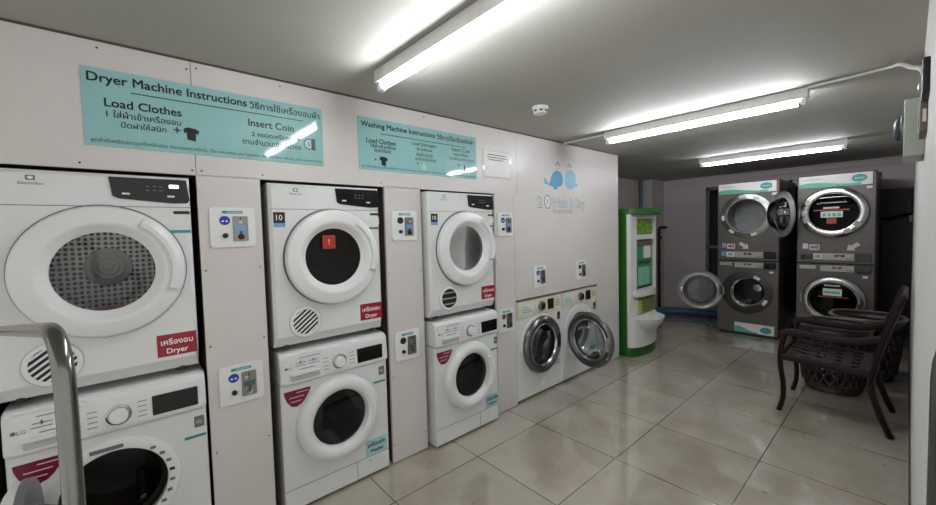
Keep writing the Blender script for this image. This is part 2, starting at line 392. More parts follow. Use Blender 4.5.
# ================================================================== dryers and washers in the recesses
def feet(root, w, z0, z1, d=.5):
    for x in (.06, w-.06):
        for y in (.05, d): link('foot', lathe(BM(), [(0, z0), (.022, z0), (.018, z1), (0, z1)], (x, y, 0), 12, axis='z'), 'rubber', root)
def dryer(loc, label, w=.6, sticker10=True, digits=False, inner_sticker=False, dark_vent=False, drum='drum', tagcol='greyink'):
    r = thing('dryer', loc, label, 'dryer', group='dryers stacked on the washers')
    z0, z1 = .012, .845; c = (w/2+.012, .46)
    cab = link('cabinet', holed_body(BM(), 0, w, z0, z1, .6, (c[0], c[1], .172), .014, .05), 'white', r)
    link('panel_seam', box(BM(), .004, w-.004, -.0012, .001, .7145, .717), 'greyink', r)
    feet(r, w, 0, .02)
    # control panel with a slanting lower right corner
    poly = [(.338, .833), (w-.012, .833), (w-.003, .745), (w-.012, .734), (w-.06, .732), (.45, .740), (.365, .748), (.347, .757)]
    cp = link('control_panel', prism(BM(), poly, -.006, .004, bev=.0015), 'black', r)
    for k in range(3):
        for q in range(2): link('touch_key', prism(BM(), rrect(.45+.022*k, .462+.022*k, .782+.016*q, .786+.016*q, .001, 2), -.0068, -.006), 'greyink', cp)
    link('start_key', prism(BM(), rrect(.375, .40, .764, .771, .002, 2), -.0068, -.006), 'paper', cp)
    link('power_key', prism(BM(), rrect(.52, .545, .757, .765, .002, 2), -.0068, -.006), 'paper', cp)
    if digits: link('digit_display', prism(BM(), rrect(.528, .56, .796, .81, .003, 3), -.0068, -.006), 'led', cp)
    # maker's mark: square emblem and word
    em = BM(); prism(em, rrect(.118, .142, .806, .824, .003, 3), -.0008, 0); link('emblem', em, 'greyink', r)
    link('emblem_centre', prism(BM(), ell(.130, .815, .008, .006, 12), -.0012, -.0007), 'whiteplastic', r)
    text('brand_lettering', 'Electrolux', r, .100, .790, width=.062, y=-.0012, mt='greyink')
    # door
    dr = BM(); lathe(dr, [(.172, .0), (.254, .003), (.256, .026), (.252, .038), (.244, .044), (.198, .052), (.188, .05), (.18, .044), (.160, .018), (.154, .012), (.154, .004)], (c[0], 0, c[1]), 64)
    door = link('door', dr, 'whiteplastic', r)
    link('door_gap', lathe(BM(), [(.251, .0004), (.262, .0008), (.262, .0004)], (c[0], 0, c[1]), 64), 'greyink', r)
    link('door_handle', lathe(BM(), [(.205, .05), (.208, .064), (.225, .066), (.243, .056), (.248, .03)], (c[0], 0, c[1]), 24, a0=-22, a1=58), 'whiteplastic', door)
    gl = lathe(BM(), [(.158, .012), (.13, .01), (.09, .004), (0, .0)], (c[0], 0, c[1]), 48); g = link('door_glass', gl, 'clear' if digits else 'glass', door)
    dm = BM(); lathe(dm, [(.172, -.03), (.2, -.05), (.25, -.06), (.25, -.34)], (c[0], 0, c[1]), 48); lathe(dm, [(.25, -.34), (.2, -.35), (.085, -.352)], (c[0], 0, c[1]), 48, mi=1); lathe(dm, [(.085, -.352), (.083, -.345), (.06, -.344), (.056, -.34), (.04, -.34), (.036, -.336), (.018, -.336), (.016, -.332), (0, -.332)], (c[0], 0, c[1]), 48, mi=2)
    link('drum', dm, [drum, 'perf' if digits else drum, 'hub' if digits else drum], r)
    if digits: link('drum_lamp', box(BM(), c[0]-.05, c[0]+.05, .07, .09, c[1]+.225, c[1]+.24, .003), 'drumlamp', r)
    if inner_sticker:
        link('warning_sticker', prism(BM(), rrect(c[0]-.062, c[0]+.008, c[1]+.045, c[1]+.118, .005, 3), -.017, -.014), 'orange', door)
        text('warning_lettering', '!', door, c[0]-.027, c[1]+.068, height=.03, y=-.018, mt='whiteink', align='c')
    # round vent grille, lower left
    vc = (.152, .128)
    vg = link('vent_grille', lathe(BM(), [(.064, .004), (.066, .007), (.078, .006), (.081, 0)], (vc[0], 0, vc[1]), 40), 'whiteplastic', r)
    link('vent_recess', lathe(BM(), [(0, .0012), (.066, .0012)], (vc[0], 0, vc[1]), 32), 'rubber', vg)
    link('vent_outline', lathe(BM(), [(.0805, .0006), (.084, .0008), (.084, .0002)], (vc[0], 0, vc[1]), 40), 'palegrey', vg)
    sl = BM(); a = 0 if dark_vent else R(38)
    for k in range(-3, 4):
        if dark_vent and k % 2: continue
        o = k*.019; hl = math.sqrt(max(.066**2-o*o, 0))*.99
        t = BM(); box(t, -hl, hl, -.006, -.001, -.0042, .0042, .001)
        merge(sl, t, Matrix.Translation((vc[0]-math.sin(a)*o, 0, vc[1]+math.cos(a)*o)) @ Matrix.Rotation(-a, 4, 'Y'))
    link('vent_slats', sl, 'greyplastic' if dark_vent else 'whiteplastic', vg)
    # stickers
    st = link('name_sticker', prism(BM(), rrect(w-.145, w-.006, .078, .172, .002, 2), -.0012, 0), 'red', r)
    text('thai_lettering', 'เครื่องอบ', st, w-.076, .128, width=.112, y=-.0018, mt='whiteink', align='c', bold=.006)
    text('english_lettering', 'Dryer', st, w-.076, .09, width=.075, y=-.0018, mt='whiteink', align='c', bold=.006)
    if sticker10:
        s = link('warranty_sticker', prism(BM(), rrect(.018, .073, .625, .70, .002, 2), -.0012, 0), 'ink', r)
        link('sticker_band', prism(BM(), rrect(.018, .073, .625, .645, .002, 2), -.0018, -.0011), 'bluepale', s)
        text('number_lettering', '10', s, .0455, .66, height=.028, y=-.0018, mt='whiteink', align='c')
    link('capacity_tag', prism(BM(), rrect(w-.062, w-.005, .687, .70, .001, 2), -.001, 0), 'ink', r)
    link('data_tag', prism(BM(), rrect(w-.055, w-.005, .635, .675, .001, 2), -.001, 0), 'paper', r)
    link('shop_strip', prism(BM(), rrect(w-.075, w-.004, .606, .618, .001, 2), -.0012, 0), tagcol, r)
    return r
def washer(loc, label, w=.6, open_door=False, teal=True):
    r = thing('washing_machine', loc, label, 'washing machine', group='washers under the dryers')
    zc = .682; c = (.284 if open_door else .298, .437)
    link('cabinet', holed_body(BM(), 0, w, .015, zc, .56, (c[0], c[1], .166 if open_door else .158), .006), 'white', r)
    feet(r, w, 0, .03)
    # control panel: wedge over the front, extruded along x
    t = BM(); pf = [(-.012, zc+.003), (-.02, zc+.02), (-.012, .82), (-.002, .838), (.02, .848), (.56, .85), (.56, zc+.003)]
    A = [t.verts.new((0, y, z)) for y, z in pf]; B = [t.verts.new((w, y, z)) for y, z in pf]; n = len(pf)
    t.faces.new(A); t.faces.new(B[::-1])
    for i in range(n): t.faces.new((A[i], B[i], B[(i+1) % n], A[(i+1) % n]))
    bmesh.ops.recalc_face_normals(t, faces=t.faces[:]); bmesh.ops.bevel(t, geom=t.edges[:], offset=.005, segments=2, affect='EDGES')
    cp = link('control_panel', t, 'whiteplastic', r)
    yf = lambda z: -.02 + (z-(zc+.02))/(.82-zc-.02)*.008 - .0012
    dw = link('detergent_drawer', prism(BM(), rrect(.018, .216, .692, .832, .008), yf(.76)-.003, .02, bev=.001), 'whiteplastic', r)
    link('drawer_handle', prism(BM(), rrect(.048, .195, .703, .742, .006), yf(.72)-.0045, yf(.72)-.002), 'palegrey', dw)  # white recess; its shade is put into the pale grey colour
    link('drawer_lip', prism(BM(), rrect(.046, .197, .732, .744, .004), yf(.72)-.014, yf(.72)-.002), 'whiteplastic', dw)
    yd = yf(.76)-.0042
    text('brand_lettering', 'LG', dw, .036, .765, height=.014, y=yd, mt='greyink')
    link('brand_dot', prism(BM(), ell(.027, .772, .007, .007, 14), yd, yd+.001), 'greyink', dw)
    for k, (x0, x1, z) in enumerate(((.085, .2, .815), (.075, .125, .79), (.14, .19, .79), (.07, .125, .775), (.135, .195, .775), (.09, .17, .755))):
        link('printed_line', prism(BM(), [(x0, z), (x1, z), (x1, z+.003), (x0, z+.003)], yd, yd+.001), 'greyink', dw)
    for x in (.098, .163): link('print_mark', prism(BM(), rrect(x-.003, x+.003, .785, .801, .002, 2), yd, yd+.001), 'greyink', dw)
    dl = BM(); lathe(dl, [(.040, .0), (.040, .004), (.035, .006), (.033, .006)], (.306, yf(.748), .748), 32); link('dial_ring', dl, 'chrome', r)
    link('dial', lathe(BM(), [(.031, 0), (.030, .02), (.026, .025), (0, .026)], (.306, yf(.748), .748), 32), 'whiteplastic', r)
    for s in (-1, 1):
        for k in range(4):
            x = .306 + s*.075; z = .72 + k*.02
            link('printed_line', prism(BM(), [(x-.018, z), (x+.014, z), (x+.014, z+.0025), (x-.014, z+.0025)], yf(z)-.0005, yf(z)+.001), 'greyink', cp)
    link('display', prism(BM(), rrect(.412, .57, .709, .79, .003, 3), yf(.75)-.003, .0), 'black', r)
    # round door
    ring = [(.158, .0), (.231, .002), (.232, .022), (.225, .042), (.208, .055), (.19, .058), (.17, .054), (.156, .04), (.15, .02), (.15, .008)]
    if not open_door:
        hx = c[0]; d = BM(); lathe(d, ring, (0, 0, 0), 64)
        door = link('door', d, 'whiteplastic', r); door.location = (c[0], 0, c[1])
        link('door_handle', lathe(BM(), [(.152, .03), (.156, .052), (.175, .066), (.195, .064), (.214, .045)], (0, 0, 0), 20, a0=-38, a1=36), 'whiteplastic', door)
        link('door_glass', lathe(BM(), [(.152, .02), (.12, .026), (.07, .03), (0, .031)], (0, 0, 0), 40), 'glass', door)
        link('glass_bowl', lathe(BM(), [(.15, .012), (.135, -.03), (.11, -.07), (0, -.085)], (0, 0, 0), 40), 'glass', door)
    else:
        d = BM(); lathe(d, ring, (.215, 0, 0), 64)
        door = link('door', d, 'whiteplastic', r); door.location = (.085, -.02, c[1]); door.rotation_euler.z = R(-90)
        link('door_back', lathe(BM(), [(.14, -.012), (.155, -.004), (.225, -.004), (.234, .002), (.234, .02)], (.215, 0, 0), 56), 'doorback', door)
        link('door_glass', lathe(BM(), [(.152, .02), (.12, .026), (.07, .03), (0, .031)], (.215, 0, 0), 40), 'glass', door)
        link('glass_bowl', lathe(BM(), [(.15, .012), (.135, -.03), (.11, -.07), (0, -.085)], (.215, 0, 0), 40), 'glass', door)
        lip = link('door_lip', lathe(BM(), [(.166, .0), (.168, .012), (.192, .014), (.208, .008), (.212, 0)], (c[0], 0, c[1]), 64), 'whiteplastic', r)
        for a in range(-50, 55, 14):
            rr_ = .182; x, z = c[0]+rr_*math.cos(R(a)), c[1]+rr_*math.sin(R(a))
            link('printed_mark', prism(BM(), rrect(x-.009, x+.009, z-.006, z+.006, .002, 2), -.0155, -.013), 'ink' if a == 6 else 'greyink', lip)
        link('lip_label', prism(BM(), rrect(c[0]-.07, c[0]+.03, c[1]+.175, c[1]+.19, .003), -.0155, -.013), 'greyink', lip)
    gk = BM(); lathe(gk, [(.166 if open_door else .158, 0), (.166 if open_door else .157, -.02), (.165, -.045), (.15, -.06), (.162, -.08)], (c[0], 0, c[1]), 48); link('door_gasket', gk, 'rubber' if open_door else 'greyplastic', r)
    dm = BM(); lathe(dm, [(.162, -.08), (.2, -.1), (.2, -.4), (0, -.41)], (c[0], 0, c[1]), 48)
    for k in range(3):
        a = R(90+120*k); t = BM(); box(t, -.025, .025, .12, .38, -.2, -.14, .02); merge(dm, t, Matrix.Translation((c[0], 0, c[1])) @ Matrix.Rotation(a, 4, 'Y'))
    link('drum', dm, 'drumdark', r)
    # stickers
    link('badge', prism(BM(), [(.015, .647), (.150, .647), (.148, .632), (.118, .585), (.1, .568), (.075, .558), (.05, .565), (.028, .595), (.018, .625)], -.0014, 0), 'burg', r)
    for k, (x0, x1) in enumerate(((.075, .138), (.04, .115), (.045, .1))):
        z = .63-.022*k; link('badge_print', prism(BM(), [(x0, z), (x1, z), (x1, z+.004), (x0, z+.004)], -.002, -.0012), 'pink', r)
    sq = link('motor_badge', prism(BM(), rrect(.553, .59, .598, .648, .002, 2), -.0014, 0), 'greyink', r)
    text('badge_lettering', 'IQ', sq, .5715, .615, height=.015, y=-.002, mt='paper', align='c')
    link('shop_strip', prism(BM(), rrect(.515, .594, .553, .565, .001, 2), -.0014, 0), 'tealink', r)
    if teal:
        st = link('name_sticker', prism(BM(), rrect(.452, .592, .132, .225, .002, 2), -.0012, 0), 'tealsoft', r)
        text('thai_lettering', 'เครื่องซัก', st, .522, .182, width=.115, y=-.0018, align='c', bold=.01)
        text('english_lettering', 'Washer', st, .522, .147, width=.09, y=-.0018, align='c', bold=.01)
    link('kick_seam', box(BM(), .004, w-.004, -.0012, .001, .126, .1285), 'greyink', r)
    link('filter_flap_seam', box(BM(), .395, .3975, -.0012, .001, .02, .127), 'greyink', r)
    link('flap_catch', box(BM(), .47, .485, -.0012, .001, .1, .104), 'greyink', r)
    return r
washer((-.365, .0, 0), 'white front loading washer with its round door open, partly behind the bent steel rail', open_door=True)
washer((.549, -.014, 0), 'white front loading washer with closed door under the dryer with the orange inside sticker', w=.606)
washer((1.487, -.06, 0), 'white front loading washer standing proud of the boards, under the right-hand dryer', w=.59)
dryer((-.38, -.012, .868), 'white tumble dryer nearest the camera with lit display and perforated drum showing', sticker10=False, digits=True, tagcol='tealink')
dryer((.536, -.018, .868), 'white tumble dryer with an orange sticker on its dark door glass, middle of three', inner_sticker=True, drum='drumdark', w=.606)
dryer((1.478, -.05, .868), 'white tumble dryer with dark horizontal vent slats, farthest of the three stacked dryers', w=.6, dark_vent=True, drum='drumdark')
# a cloth left inside the nearest dryer
def lump(name, loc, sx, sy, sz, mt, label, cat):
    t = bmesh.new(); bmesh.ops.create_icosphere(t, subdivisions=4, radius=1)
    from mathutils import noise
    for v in t.verts:
        d = 1 + .28*noise.noise(v.co*1.9 + Vector((sx*40, 2, 1))) + .12*noise.noise(v.co*4.5)
        v.co = Vector((v.co.x*sx*d, v.co.y*sy*d, max(v.co.z*sz*d, -sz*.55)))
    o = link(name, t, mt); o.location = loc; return tag(o, label, cat)
lump('magenta_garment', (-.06, .19, 1.125), .10, .09, .035, 'magenta', 'magenta garment lying in the bottom of the nearest dryer drum', 'clothes')

# pair of front loaders with grey ring doors
def loader(loc, label, open_door):
    r = thing('front_loader', loc, label, 'washing machine', group='grey ringed front loaders in the low recess'); w = .612; c = (.302, .452)
    link('cabinet', holed_body(BM(), 0, w, .02, .853, .6, (c[0], c[1], .18), .008), 'white', r)
    feet(r, w, 0, .03)
    cp = link('control_panel', box(BM(), .004, w-.004, -.008, .01, .715, .848, .004), 'cream', r)
    link('dial', lathe(BM(), [(.04, .008), (.038, .03), (.03, .034), (0, .034)], (.312, 0, .785), 28), 'steel', cp)
    link('dial_cap', lathe(BM(), [(.026, .0345), (0, .0352)], (.312, 0, .785), 20), 'blackmat', cp)
    link('display', prism(BM(), rrect(.405, .492, .738, .83, .004), -.011, -.007), mat('brown_black_display', '#241a16', .3), cp)
    s = link('instruction_sticker', prism(BM(), rrect(.045, .215, .742, .825, .003), -.0095, -.007), 'paper', cp)
    for k in range(3): link('sticker_print', prism(BM(), [(.055, .755+.02*k), (.19-.03*k, .755+.02*k), (.19-.03*k, .763+.02*k), (.055, .763+.02*k)], -.0105, -.009), 'green2', s)
    for k in range(3): link('programme_print', prism(BM(), [(.515, .76+.022*k), (.58, .76+.022*k), (.58, .766+.022*k), (.515, .766+.022*k)], -.0092, -.0078), 'greyink', cp)
    bd = link('badge', prism(BM(), rrect(.555, .597, .62, .69, .004), -.0016, 0), 'ink', r)
    link('badge_spot', prism(BM(), rrect(.562, .59, .63, .655, .003), -.0022, -.0015), 'redknob' if not open_door else 'greyink', bd)
    link('lower_sticker', prism(BM(), rrect(.47, .59, .205, .265, .003), -.0014, 0), 'paper', r)
    for k in range(2): link('sticker_print', prism(BM(), rrect(.48, .58, .213+.026*k, .23+.026*k, .003), -.002, -.001), 'green2', r)
    link('door_seat', lathe(BM(), [(.18, 0), (.185, .006), (.25, .008), (.26, .002), (.262, 0)], (c[0], 0, c[1]), 56), 'whiteplastic', r)
    ring = [(.16, .012), (.245, .014), (.248, .03), (.24, .046), (.222, .056), (.205, .052), (.188, .036), (.178, .02), (.178, .014)]
    door = link('door', lathe(BM(), ring, (.245, 0, 0), 64), 'graphring', r)
    door.location = (.145 if open_door else c[0]-.245, -.004, c[1])
    if open_door: door.rotation_euler.z = R(-98)
    link('door_trim', lathe(BM(), [(.18, .03), (.186, .042), (.178, .046), (.168, .03)], (.245, 0, 0), 56), 'chrome', door)
    link('door_glass', lathe(BM(), [(.178, .03), (.12, .036), (0, .038)], (.245, 0, 0), 40), 'clear', door)
    link('glass_bowl', lathe(BM(), [(.172, .012), (.155, -.04), (.12, -.09), (0, -.105)] if open_door else [(.172, .012), (.16, .0), (.12, -.012), (0, -.018)], (.245, 0, 0), 40), 'clear', door)
    link('door_catch', prism(BM(), rrect(.435, .462, -.06, .06, .008), -.058, -.046), 'blackmat' if not open_door else 'greyplastic', door)
    link('door_gasket', lathe(BM(), [(.18, 0), (.178, -.03), (.186, -.05), (.17, -.07), (.18, -.09)], (c[0], 0, c[1]), 48), 'greyplastic', r)
    dm = BM(); lathe(dm, [(.18, -.09), (.225, -.11), (.225, -.42), (0, -.43)], (c[0], 0, c[1]), 48); link('drum', dm, 'drum' if open_door else 'drumdark', r)
    return r
loader((2.372, .002, 0), 'white front loader with closed grey ring door and pale cloth inside, left of its pair', False)
loader((2.986, .002, 0), 'white front loader with its grey ring door swung ajar, beside the wall end', True)
lump('pale_cloth', (2.70, .115, .345), .085, .045, .11, 'cloth', 'pale cloth behind the glass of the closed grey ring door', 'cloth')
# dark shadow-gap strip above the pair
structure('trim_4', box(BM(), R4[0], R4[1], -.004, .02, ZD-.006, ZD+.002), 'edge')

# ================================================================== coin boxes
def coin_box(x0, z0, where, disc, coin, w=.188):
    r = thing('coin_box', (x0, 0, z0), where, 'coin box', group='coin boxes on the machine wall'); h = .186
    link('face_plate', prism(BM(), rrect(0, w, 0, h, .014), -.008, 0, bev=.0015), 'whiteplastic', r)
    link('logo_strip', prism(BM(), rrect(.05, .135, .157, .170, .004), -.0092, -.0078), 'tealink', r)
    link('strip_print', prism(BM(), rrect(.07, .13, .161, .166, .001, 2), -.0098, -.009), 'tealsoft', r)
    if disc == 'redknob':
        link('round_label', prism(BM(), ell(.06, .125, .021, .021), -.0095, -.0078), 'blackmat', r)
        link('label_half', prism(BM(), [p for p in ell(.06, .125, .019, .019) if p[0] <= .064], -.0105, -.009), 'redknob', r)
    else:
        d = link('round_label', prism(BM(), ell(.06, .125, .022, .021), -.0095, -.0078), disc, r)
        if disc == 'blue':
            for dx in (-.008, .008): link('label_mark', prism(BM(), ell(.06+dx, .122, .005, .004, 10), -.0105, -.009), 'whiteink', d)
    link('return_knob', lathe(BM(), [(.012, .008), (.011, .018), (0, .019)], (.06, 0, .055), 16), 'blackmat', r)
    cm = link('coin_mechanism', prism(BM(), rrect(.092, .155, .028, .145, .004), -.014, -.007, bev=.0015), 'steel', r)
    link('coin_slot', prism(BM(), rrect(.121, .126, .105, .138, .001, 2), -.0148, -.0135), 'ink', cm)
    link('slot_knob', lathe(BM(), [(.012, .014), (.011, .021), (0, .022)], (.113 if coin == 'steel' else .124, 0, .132-.015), 14), 'chrome', cm)
    link('price_label', prism(BM(), rrect(.1, .147, .073, .1, .008 if coin != 'steel' else .002), -.0155, -.0138), 'bluepale' if coin != 'steel' else 'bluepipe', cm)
    link('return_cup', lathe(BM(), [(.014, .014), (.013, .017), (.008, .0165), (0, .016)], (.124, 0, .048), 16), 'chrome' if coin == 'steel' else 'blackmat', cm)
    link('lever', box(BM(), .1215, .1265, -.022, -.014, .045, .075, .001), 'ink', cm)
    return r
coin_box(.287, 1.402, 'white coin box with pale blue coin label, upper one left of the middle dryer', 'blue', 'pale')
coin_box(.289, .658, 'white coin box with two chrome knobs and blue label, left of the middle washer', 'blue', 'steel')
coin_box(1.231, 1.400, 'white coin box with black round label, between the middle and right-hand dryers', 'blackmat', 'pale', .184)
coin_box(1.224, .642, 'white coin box with black round label, between the middle and right-hand washers', 'blackmat', 'steel', .182)
coin_box(2.162, 1.400, 'white coin box with blue round label just right of the right-hand dryer', 'blue', 'pale', .176)
coin_box(2.15, .640, 'white coin box with half red round label, right of the right-hand washer', 'redknob', 'steel', .18)
coin_box(2.588, .948, 'white coin box with dark blue label above the closed grey ring door', 'blue', 'steel', .178)
coin_box(3.232, .948, 'white coin box with black label above the ajar grey ring door', 'blackmat', 'steel', .178)

# ================================================================== signs on the machine wall
def shirt(p, x, z, s, name='shirt_icon'):
    poly = [(-.5, .35), (-.25, .5), (.25, .45), (.5, .3), (.42, .02), (.28, .08), (.25, -.5), (-.28, -.42), (-.3, .1), (-.45, .05)]
    link(name, prism(BM(), [(x+a*s, z+b*s) for a, b in poly], -.0045, -.003), 'ink', p)
sg = thing('instruction_sign', (-.101, 0, 1.82), 'long teal sign headed Dryer Machine Instructions, above the nearest dryer', 'sign')
link('sheet', box(BM(), 0, .927, -.004, 0, 0, .302, .0012), 'teal', sg)
Y = -.0046
text('title_lettering', 'Dryer Machine Instructions', sg, .016, .249, width=.55, y=Y, bold=.006)
text('thai_title_lettering', 'วิธีการใช้เครื่องอบผ้า', sg, .577, .247, width=.335, y=Y, bold=.006)
link('underline', box(BM(), .144, .824, -.0052, -.0035, .222, .2255), 'ink', sg)
text('heading_lettering', 'Load Clothes', sg, .062, .158, width=.247, y=Y, bold=.006)
text('step_lettering', '1 ใส่ผ้าเข้าเครื่องอบ', sg, .066, .118, width=.24, y=Y, bold=.004)
text('step_lettering', 'ปิดฝาให้สนิท', sg, .108, .081, width=.145, y=Y, bold=.004)
text('plus_sign', '+', sg, .278, .081, width=.024, y=Y, bold=.006)
shirt(sg, .341, .086, .058)
text('heading_lettering', 'Insert Coin', sg, .568, .161, width=.209, y=Y, bold=.006)
text('step_lettering', '2 หยอดเหรียญ', sg, .581, .113, width=.18, y=Y, bold=.006)
text('plus_sign', '+', sg, .785, .108, width=.024, y=Y, bold=.006)
text('step_lettering', 'ตามจำนวนเงินหน้าจอ', sg, .539, .073, width=.272, y=Y, bold=.006)
link('coin_slot_icon', prism(BM(), [(.866, .138), (.884, .138), (.884, .078), (.866, .078)], -.0047, -.0035), 'ink', sg)
link('coin_icon', prism(BM(), [(.866, .134)] + [(.852+.028*math.cos(R(a)), .108+.028*math.sin(R(a))) for a in range(70, 291, 12)] + [(.866, .082)], -.0047, -.0035), 'ink', sg)
link('coin_icon_face', prism(BM(), [(.863, .129)] + [(.852+.023*math.cos(R(a)), .108+.023*math.sin(R(a))) for a in range(70, 291, 12)] + [(.863, .087)], -.0052, -.0046), 'tealsoft', sg)
text('coin_lettering', '$', sg, .851, .098, height=.021, y=-.0057, align='c')
text('footer_lettering', 'ลูกค้าต้องปิดประตูเครื่องให้สนิท ก่อนหยอดเหรียญ  Do not press any buttons, the machine will be paid automatically', sg, .016, .016, width=.9, y=Y, mt='ink')
s2 = thing('instruction_sign', (1.032, 0, 1.824), 'teal sign headed Washing Machine Instructions, above the right-hand dryer', 'sign')
link('sheet', box(BM(), 0, .925, -.004, 0, 0, .303, .0012), 'teal', s2)
text('title_lettering', 'Washing Machine Instructions', s2, .018, .249, width=.535, y=Y, bold=.006)
text('thai_title_lettering', 'วิธีการใช้เครื่องซักผ้า', s2, .565, .246, width=.335, y=Y, bold=.006)
link('underline', box(BM(), .144, .821, -.0052, -.0035, .217, .2205), 'ink', s2)
text('heading_lettering', 'Load Clothes', s2, .05, .16, width=.196, y=Y, bold=.006)
text('step_lettering', 'ใส่ผ้าเข้าเครื่อง', s2, .073, .134, width=.175, y=Y, bold=.006, height=.02)
text('step_lettering', 'ปิดฝาให้สนิท', s2, .1, .108, width=.114, y=Y, bold=.006, height=.02)
shirt(s2, .16, .057, .056)
text('plus_sign', '+', s2, .098, .052, width=.016, y=Y, bold=.01)
text('heading_lettering', 'Load Detergent', s2, .37, .184, width=.19, y=Y, bold=.004)
text('heading_lettering', '& Softener', s2, .405, .152, width=.122, y=Y, bold=.004)
text('step_lettering', 'เติมน้ำยาซักผ้า', s2, .399, .117, width=.132, y=Y, height=.02, bold=.004)
text('step_lettering', 'และน้ำยาปรับผ้านุ่ม', s2, .388, .089, width=.166, y=Y, height=.02, bold=.004)
text('plus_sign', '+', s2, .4, .056, width=.016, y=Y, bold=.01)
link('bottle_icon', prism(BM(), [(.435, .03), (.475, .03), (.475, .055), (.462, .065), (.462, .075), (.448, .075), (.448, .062), (.435, .055)], -.0047, -.0035), 'tealsoft', s2)
text('heading_lettering', 'Insert Coin', s2, .695, .182, width=.165, y=Y, bold=.004)
text('step_lettering', 'หยอดเหรียญ', s2, .711, .152, width=.132, y=Y, height=.02, bold=.004)
text('step_lettering', 'ตามจำนวนเงินหน้าจอ', s2, .677, .121, width=.22, y=Y, height=.02, bold=.004)
text('plus_sign', '+', s2, .745, .078, width=.016, y=Y, bold=.01)
link('coin_slot_icon', prism(BM(), [(.80, .09), (.813, .09), (.813, .05), (.80, .05)], -.0047, -.0035), 'ink', s2)
link('coin_icon_face', prism(BM(), [(.80, .088)] + [(.792+.018*math.cos(R(a)), .07+.018*math.sin(R(a))) for a in range(70, 291, 12)] + [(.80, .052)], -.0047, -.0035), 'tealsoft', s2)
text('footer_lettering', 'ลูกค้าต้องปิดประตูเครื่องให้สนิท ก่อนหยอดเหรียญ  Do not press any buttons, the machine will be paid automatically', s2, .016, .013, width=.89, y=Y, mt='ink')
nt_ = thing('paper_notice', (2.025, 0, 1.846), 'small white notice in clear film right of the washing machine sign', 'notice')
link('film_sleeve', box(BM(), 0, .31, -.0025, 0, 0, .212, .001), 'film', nt_)
link('card', box(BM(), .012, .298, -.0032, -.002, .012, .2), 'paper', nt_)
for x0, x1, z in ((.05, .25, .172), (.04, .26, .152), (.06, .22, .134)):
    link('printed_line', box(BM(), x0, x1, -.0038, -.003, z, z+.007), 'greyink', nt_)
# whale logo printed on the boards
lg = thing('wall_logo', (2.65, 0, 1.58), 'blue two-whale logo with lettering on the boards above the front loaders', 'logo')
W1 = [(.099, .265), (.124, .281), (.11, .313), (.145, .301), (.152, .277), (.188, .272), (.209, .32), (.241, .362), (.293, .388), (.346, .382), (.381, .351), (.393, .308), (.379, .269), (.343, .252), (.311, .243), (.289, .22), (.252, .225), (.238, .242), (.187, .252), (.148, .262)]
W2 = [(.419, .284), (.425, .348), (.454, .391), (.511, .412), (.568, .397), (.595, .36), (.6, .295), (.636, .284), (.611, .259), (.565, .247), (.518, .232), (.451, .241)]
for P_, q in ((W1, 'whale'), (W2, 'whale2')):
    pp = catmull([(x, 0, z) for x, z in P_ + P_[:1]], 4)[:-1]
    link('whale_shape', prism(BM(), [(v.x, v.z) for v in pp], -.0012, 0), q, lg)
for x in (.315, .497):
    for a in (-.022, 0, .022): link('spout_drop', prism(BM(), ell(x+a, .445 + (.018 if a == 0 else 0), .009, .012, 10), -.0012, 0), 'logoink', lg)
text('logo_lettering', '2', lg, .01, .056, height=.094, y=-.0012, mt='logoink', bold=.05); text('logo_lettering', '2', lg, .014, .058, height=.088, y=-.0018, mt='paper', bold=0)
link('bulb_ring', prism(BM(), ell(.155, .105, .048, .062), -.0010, 0), 'logoink', lg)
link('bulb_face', prism(BM(), ell(.155, .105, .038, .052), -.0016, -.0008), 'paper', lg)
text('bulb_lettering', '?', lg, .155, .08, height=.055, y=-.0022, mt='logoink', align='c', bold=.02)
text('logo_lettering', 'Wash & Dry', lg, .218, .062, width=.53, height=.088, y=-.0012, mt='logoink', bold=.05); text('logo_lettering', 'Wash & Dry', lg, .223, .062, width=.52, height=.088, y=-.0018, mt='paper', bold=0)
text('subtitle_lettering', '· ร้านสะดวกซัก ·', lg, .2, .008, width=.37, y=-.0012, mt='logoink')

# ================================================================== ceiling lamps
def batten(x, y0, y1, label, lit, rad=.0125):
    r = thing('ceiling_lamp', (x, y0, H), label, 'lamp', group='fluorescent battens on the ceiling'); L = y1-y0
    link('batten', box(BM(), -.026, .026, -.02, L+.02, -.06, 0, .004), 'lampbody', r)
    for y in (0, L):
        link('end_holder', box(BM(), -.017, .017, y-.012, y+.012, -.1, -.05, .004), 'lampbody', r)
        link('tube_cap', lathe(BM(), [(0, 0), (.0145, .0), (.0145, .025), (0, .025)], (0, 0, 0), 14), 'steel', r).location = (0, (y+.026 if y == 0 else y), -.084)
    tb = BM(); tube(tb, [(0, .02, -.084), (0, L-.02, -.084)], rad, 16); link('tube', tb, lit or 'lampoff', r)
    return r
batten(.963, -1.62, -.405, 'lit fluorescent batten nearest the camera, over the middle machines', 'tube')
batten(3.03, -1.675, -.45, 'lit fluorescent batten across the middle of the ceiling, with a conduit at its end', 'tube2')
batten(5.2, -1.68, -.46, 'fluorescent batten with added glow before the dark machines at the back', 'tube3', .0085)
sd = thing('smoke_detector', (2.043, -.521, H), 'round white smoke detector on the ceiling', 'smoke detector')
link('base', lathe(BM(), [(0, 0), (.052, 0), (.052, -.014), (.046, -.016), (0, -.016)], (0, 0, 0), 32, axis='z'), 'whiteplastic', sd)
link('sensor_head', lathe(BM(), [(0, -.016), (.044, -.016), (.048, -.03), (.04, -.043), (0, -.046)], (0, 0, 0), 32, axis='z'), 'whiteplastic', sd)
